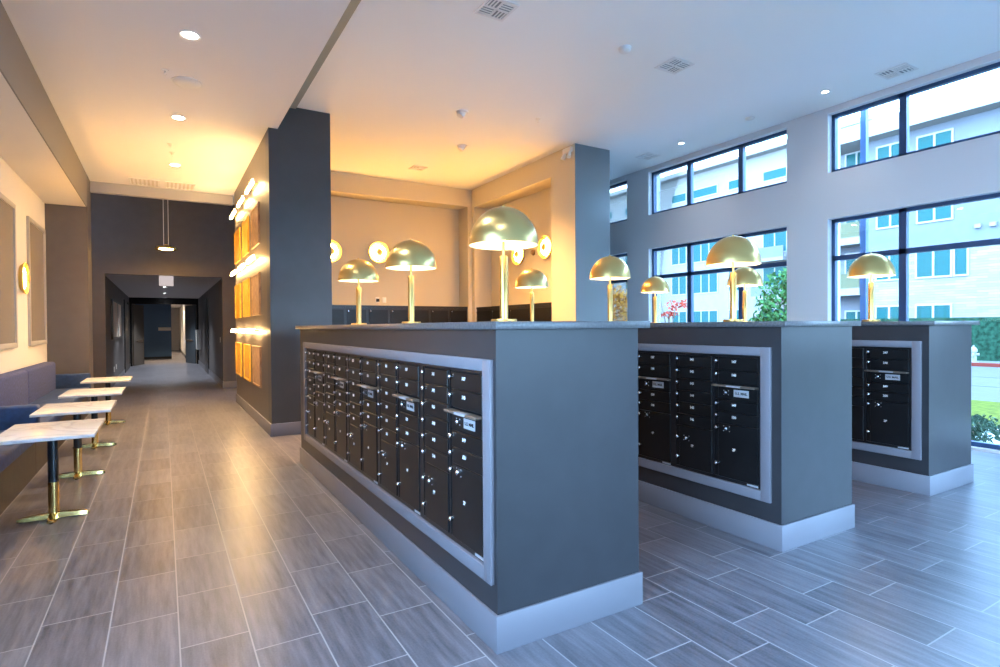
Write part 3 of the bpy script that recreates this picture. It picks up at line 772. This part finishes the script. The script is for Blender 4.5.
tag(obj('hedge', b, M_hedge), 'clipped teal green hedge behind the white hydrant', 'hedge')
t = empty('fire_hydrant', 'white fire hydrant beyond the red curb', 'hydrant', (29.0, 10.2, GZ))
b = NB(); lathe(b, [(0, 0), (.17, 0), (.17, .04), (.11, .05), (.10, .45), (.13, .46), (.13, .5), (0, .5)], None, 20); obj('barrel', b, M_hyd, t)
b = NB(); lathe(b, [(0, .5), (.13, .5), (.12, .58), (.07, .66), (.03, .68), (.03, .74), (0, .74)], None, 20); obj('bonnet', b, M_hyd, t)
b = NB(); cyl(b, (0, 0, .36), (0, -.19, .36), .055, 14); cyl(b, (0, 0, .36), (0, .19, .36), .055, 14); cyl(b, (0, 0, .33), (-.19, 0, .33), .07, 14); obj('nozzles', b, M_hyd, t)

def leaves(bm, blobs, n, s):
    for _ in range(n):
        c, r = random.choice(blobs)
        d = Vector((random.gauss(0, 1), random.gauss(0, 1), random.gauss(0, 1))).normalized()
        p = Vector(c) + Vector((d.x*r[0], d.y*r[1], d.z*r[2])) * random.uniform(.45, 1)
        a = Vector((random.gauss(0, 1), random.gauss(0, 1), random.gauss(0, 1))).normalized(); q = a.orthogonal().normalized()
        w = a.cross(q); k_ = s*random.uniform(.6, 1.3)
        vs = [bm.verts.new(p+q*k_), bm.verts.new(p+w*k_*.45), bm.verts.new(p-q*k_), bm.verts.new(p-w*k_*.45)]
        bm.faces.new(vs)
    return bm
def tree(name, loc, h, blobs, n, s, m, label, cat='tree'):
    t = empty(name, label, cat, loc)
    bb = NB(); cyl(bb, (0, 0, 0), (0, 0, h*.55), .05+.01*h, 10, .03)
    for c, r in blobs: cyl(bb, (0, 0, h*.35), c, .025, 6, .01)
    obj('trunk', bb, M_bark, t)
    obj('foliage', leaves(NB(), blobs, n, s), m, t)
tree('green_tree', (16, 10.25, GZ), 3.2, [((0, 0, 2.3), (.9, .8, 1.0)), ((.2, -.5, 1.5), (.8, .6, .9)), ((0, .65, 1.4), (.7, .5, .8)), ((0, -.4, 2.7), (.5, .5, .7))], 3600, .09, M_leaf, 'leafy green tree seen through the lower window behind the lamps')
tree('orange_tree', (13, 14.2, GZ), 3.4, [((0, 0, 2.0), (.9, .8, 1.1)), ((0, .5, 2.3), (.8, .8, .9)), ((0, -.3, 1.2), (.6, .6, .8))], 2200, .08, M_leafo, 'orange autumn tree in the narrow window beside the right-hand column')
tree('red_tree', (14, 12.9, GZ), 3.6, [((0, .5, 2.9), (.15, .2, .2)), ((0, -.3, 2.3), (.4, .5, .16)), ((0, .0, 2.0), (.3, .35, .12)), ((0, -.1, 1.5), (.4, .4, .12))], 260, .07, M_leafr, 'sparse red-leaved young tree outside the middle window')
rnd = random.Random(3)
for i, (x, y) in enumerate(((9.7, 3.42), (10.8, 3.72), (10.15, 3.05))):
    t = empty('shrub', 'low sage green shrub in the gravel bed outside the glass, %s' % ['closest to the window frame', 'farthest back toward the lawn', 'at the picture edge'][i], 'shrub', (x, y, GZ), 0, 'shrubs outside the window')
    bb = NB(); obj('foliage', leaves(bb, [((0, 0, .11), (.3, .3, .14)), ((.1, .1, .09), (.26, .26, .11))], 420, .04), M_leafg, t)
    bb = NB(); cyl(bb, (0, 0, 0), (0, 0, .14), .015, 6); obj('stem', bb, M_bark, t)
b = NB(); box(b, 9.16, 9.24, 4.555, 4.635, GZ, 6.0); tag(obj('steel_post', b, M_winf), 'slender blue steel post standing just outside the near windows', 'post')

def facade_win(par, x, ya, yb, z0, z1, split=1, m=None):
    bb = NB(); f = .09
    box(bb, x-.06, x+.02, ya-f, yb+f, z0-f, z0); box(bb, x-.06, x+.02, ya-f, yb+f, z1, z1+f); box(bb, x-.06, x+.02, ya-f, ya, z0, z1); box(bb, x-.06, x+.02, yb, yb+f, z0, z1)
    for i in range(1, split+1):
        y = ya+(yb-ya)*i/(split+1); box(bb, x-.06, x+.02, y-.05, y+.05, z0, z1)
    w = obj('window_frame', bb, M_winext, par)
    g = NB(); box(g, x-.03, x+.01, ya, yb, z0, z1); obj('pane', g, M_extglass, w)
def lo(o): return o
# building opposite the near window
t = empty('apartment_building', 'apartment block with pale stone base and blue-grey stucco, opposite the near window', 'building', (0, 0, 0))
b = NB(); box(b, 35.0, 45, -12, 17.6, 5.45, 12.0); obj('stucco_wall', b, M_stucco, t)
b = NB(); box(b, 34.9, 45, -12, 17.6, GZ, 5.45); obj('stone_wall', b, M_stone, t)
b = NB(); box(b, 34.0, 45.5, -12.5, 19.5, 12.0, 12.35); box(b, 34.6, 45.5, -12.2, 19.2, 12.35, 13.1); obj('roof_fascia', b, M_stuccow, t)
for ya, yb in ((15.45, 16.75), (13.25, 14.75), (9.2, 10.7), (5, 6.5), (1, 2.5)):
    for z0, z1 in ((1.05, 2.5), (4.05, 5.42), (7.0, 8.5), (9.95, 11.5)):
        x = 34.9 if z0 < 5 else 35.0
        facade_win(t, x, ya, yb, z0, z1, 1)
facade_win(t, 34.9, 12.55, 13.05, 4.05, 5.42, 0)
b = NB(); box(b, 36.2, 45, 17.6, 20.5, GZ, 12.0); obj('balcony_wall', b, M_stucco, t)
for z in (3.25, 6.25, 9.3):
    b = NB(); box(b, 34.9, 36.2, 17.7, 20.4, z, z+.42); obj('balcony_slab', b, M_stuccow, t)
    b = NB(); box(b, 34.95, 35.0, 17.75, 20.35, z+.42, z+1.3); obj('balcony_railing', b, M_olive, t)
for z in (1.0, 4.5, 7.6, 10.6): facade_win(t, 36.2, 17.9, 19.1, z, z+1.3, 1)
b = NB()
for yy, zz in ((12.0, 6.3), (11.4, 6.3), (12.9, 8.2)): box(b, 34.85, 35.0, yy, yy+.25, zz, zz+.2)
obj('wall_vents', b, M_stuccow, t)
# building farther left
t = empty('apartment_building', 'taller white stucco apartment block farther down the street with teal windows', 'building', (0, 0, 0))
b = NB(); box(b, 45, 56, 22, 60, GZ, 16.3); obj('stucco_wall', b, M_stuccow, t)
b = NB(); box(b, 44, 56.5, 21.5, 60.5, 16.3, 16.7); obj('roof', b, M_stuccow, t)
for ya, yb, kk in ((55, 57.4, 1), (50, 52.5, 1), (45.3, 47.8, 1), (39.2, 41.0, 1), (35.5, 38.3, 2), (32.9, 34.2, 0), (28.6, 30.7, 1), (24.2, 26.8, 1)):
    for z0, z1 in ((1.2, 2.9), (4.7, 6.6), (7.75, 9.7), (11.0, 12.9)):
        facade_win(t, 45, ya, yb, z0, z1, kk)
    facade_win(t, 45, ya, yb, 14.0, 14.75, 0); 
for z in (3.7, 6.9):
    b = NB(); box(b, 43.9, 45, 28.2, 31.2, z, z+.3); obj('balcony_slab', b, M_stuccow, t)
    b = NB(); box(b, 43.9, 43.96, 28.2, 31.2, z+.3, z+1.2); obj('balcony_railing', b, M_stucco, t)

# ------------------------------------------------------------------ daylight
wd = bpy.data.worlds.new('sky'); SC.world = wd; wd.use_nodes = True; nt = wd.node_tree
bg = nt.nodes['Background']; tc = nt.nodes.new('ShaderNodeTexCoord'); sp = nt.nodes.new('ShaderNodeSeparateXYZ'); rp = nt.nodes.new('ShaderNodeValToRGB')
nt.links.new(tc.outputs['Generated'], sp.inputs[0]); nt.links.new(sp.outputs[2], rp.inputs[0]); nt.links.new(rp.outputs[0], bg.inputs[0])
rp.color_ramp.elements[0].position = 0; rp.color_ramp.elements[0].color = (.42, .68, 1, 1)
rp.color_ramp.elements[1].position = .7; rp.color_ramp.elements[1].color = (.30, .58, 1, 1)
e = rp.color_ramp.elements.new(.25); e.color = (.37, .64, 1, 1)
bg.inputs[1].default_value = 8.5
# sky portals at the glazed openings guide daylight sampling
def portal(loc, rot, sx, sy):
    l = bpy.data.lights.new('daylight_portal', 'AREA'); l.shape = 'RECTANGLE'; l.size = sx; l.size_y = sy; l.cycles.is_portal = True
    o = bpy.data.objects.new('daylight_portal', l); C.objects.link(o); o.location = loc; o.rotation_euler = rot
for y0, y1 in bays:
    portal((XW+.30, (y0+y1)/2, (ZL0+ZL1)/2), (0, PI/2, 0), ZL1-ZL0, y1-y0)
    portal((XW+.30, (y0+y1)/2, (ZH0+ZH1)/2), (0, PI/2, 0), ZH1-ZH0, y1-y0)
portal((4.9, -4.28, 1.3), (-PI/2, 0, 0), 6, 2.6)
portal((-1.98, -.7, 2.2), (0, -PI/2, 0), 2.8, 6.2)

vs = SC.view_settings; vs.view_transform = 'Standard'; vs.look = 'None'; vs.gamma = 1; vs.use_curve_mapping = False
vs.exposure = 1.75
SC.cycles.max_bounces = 10; SC.cycles.diffuse_bounces = 6; SC.cycles.transparent_max_bounces = 12
SC.cycles.use_denoising = True
SC.cycles.sample_clamp_indirect = 6
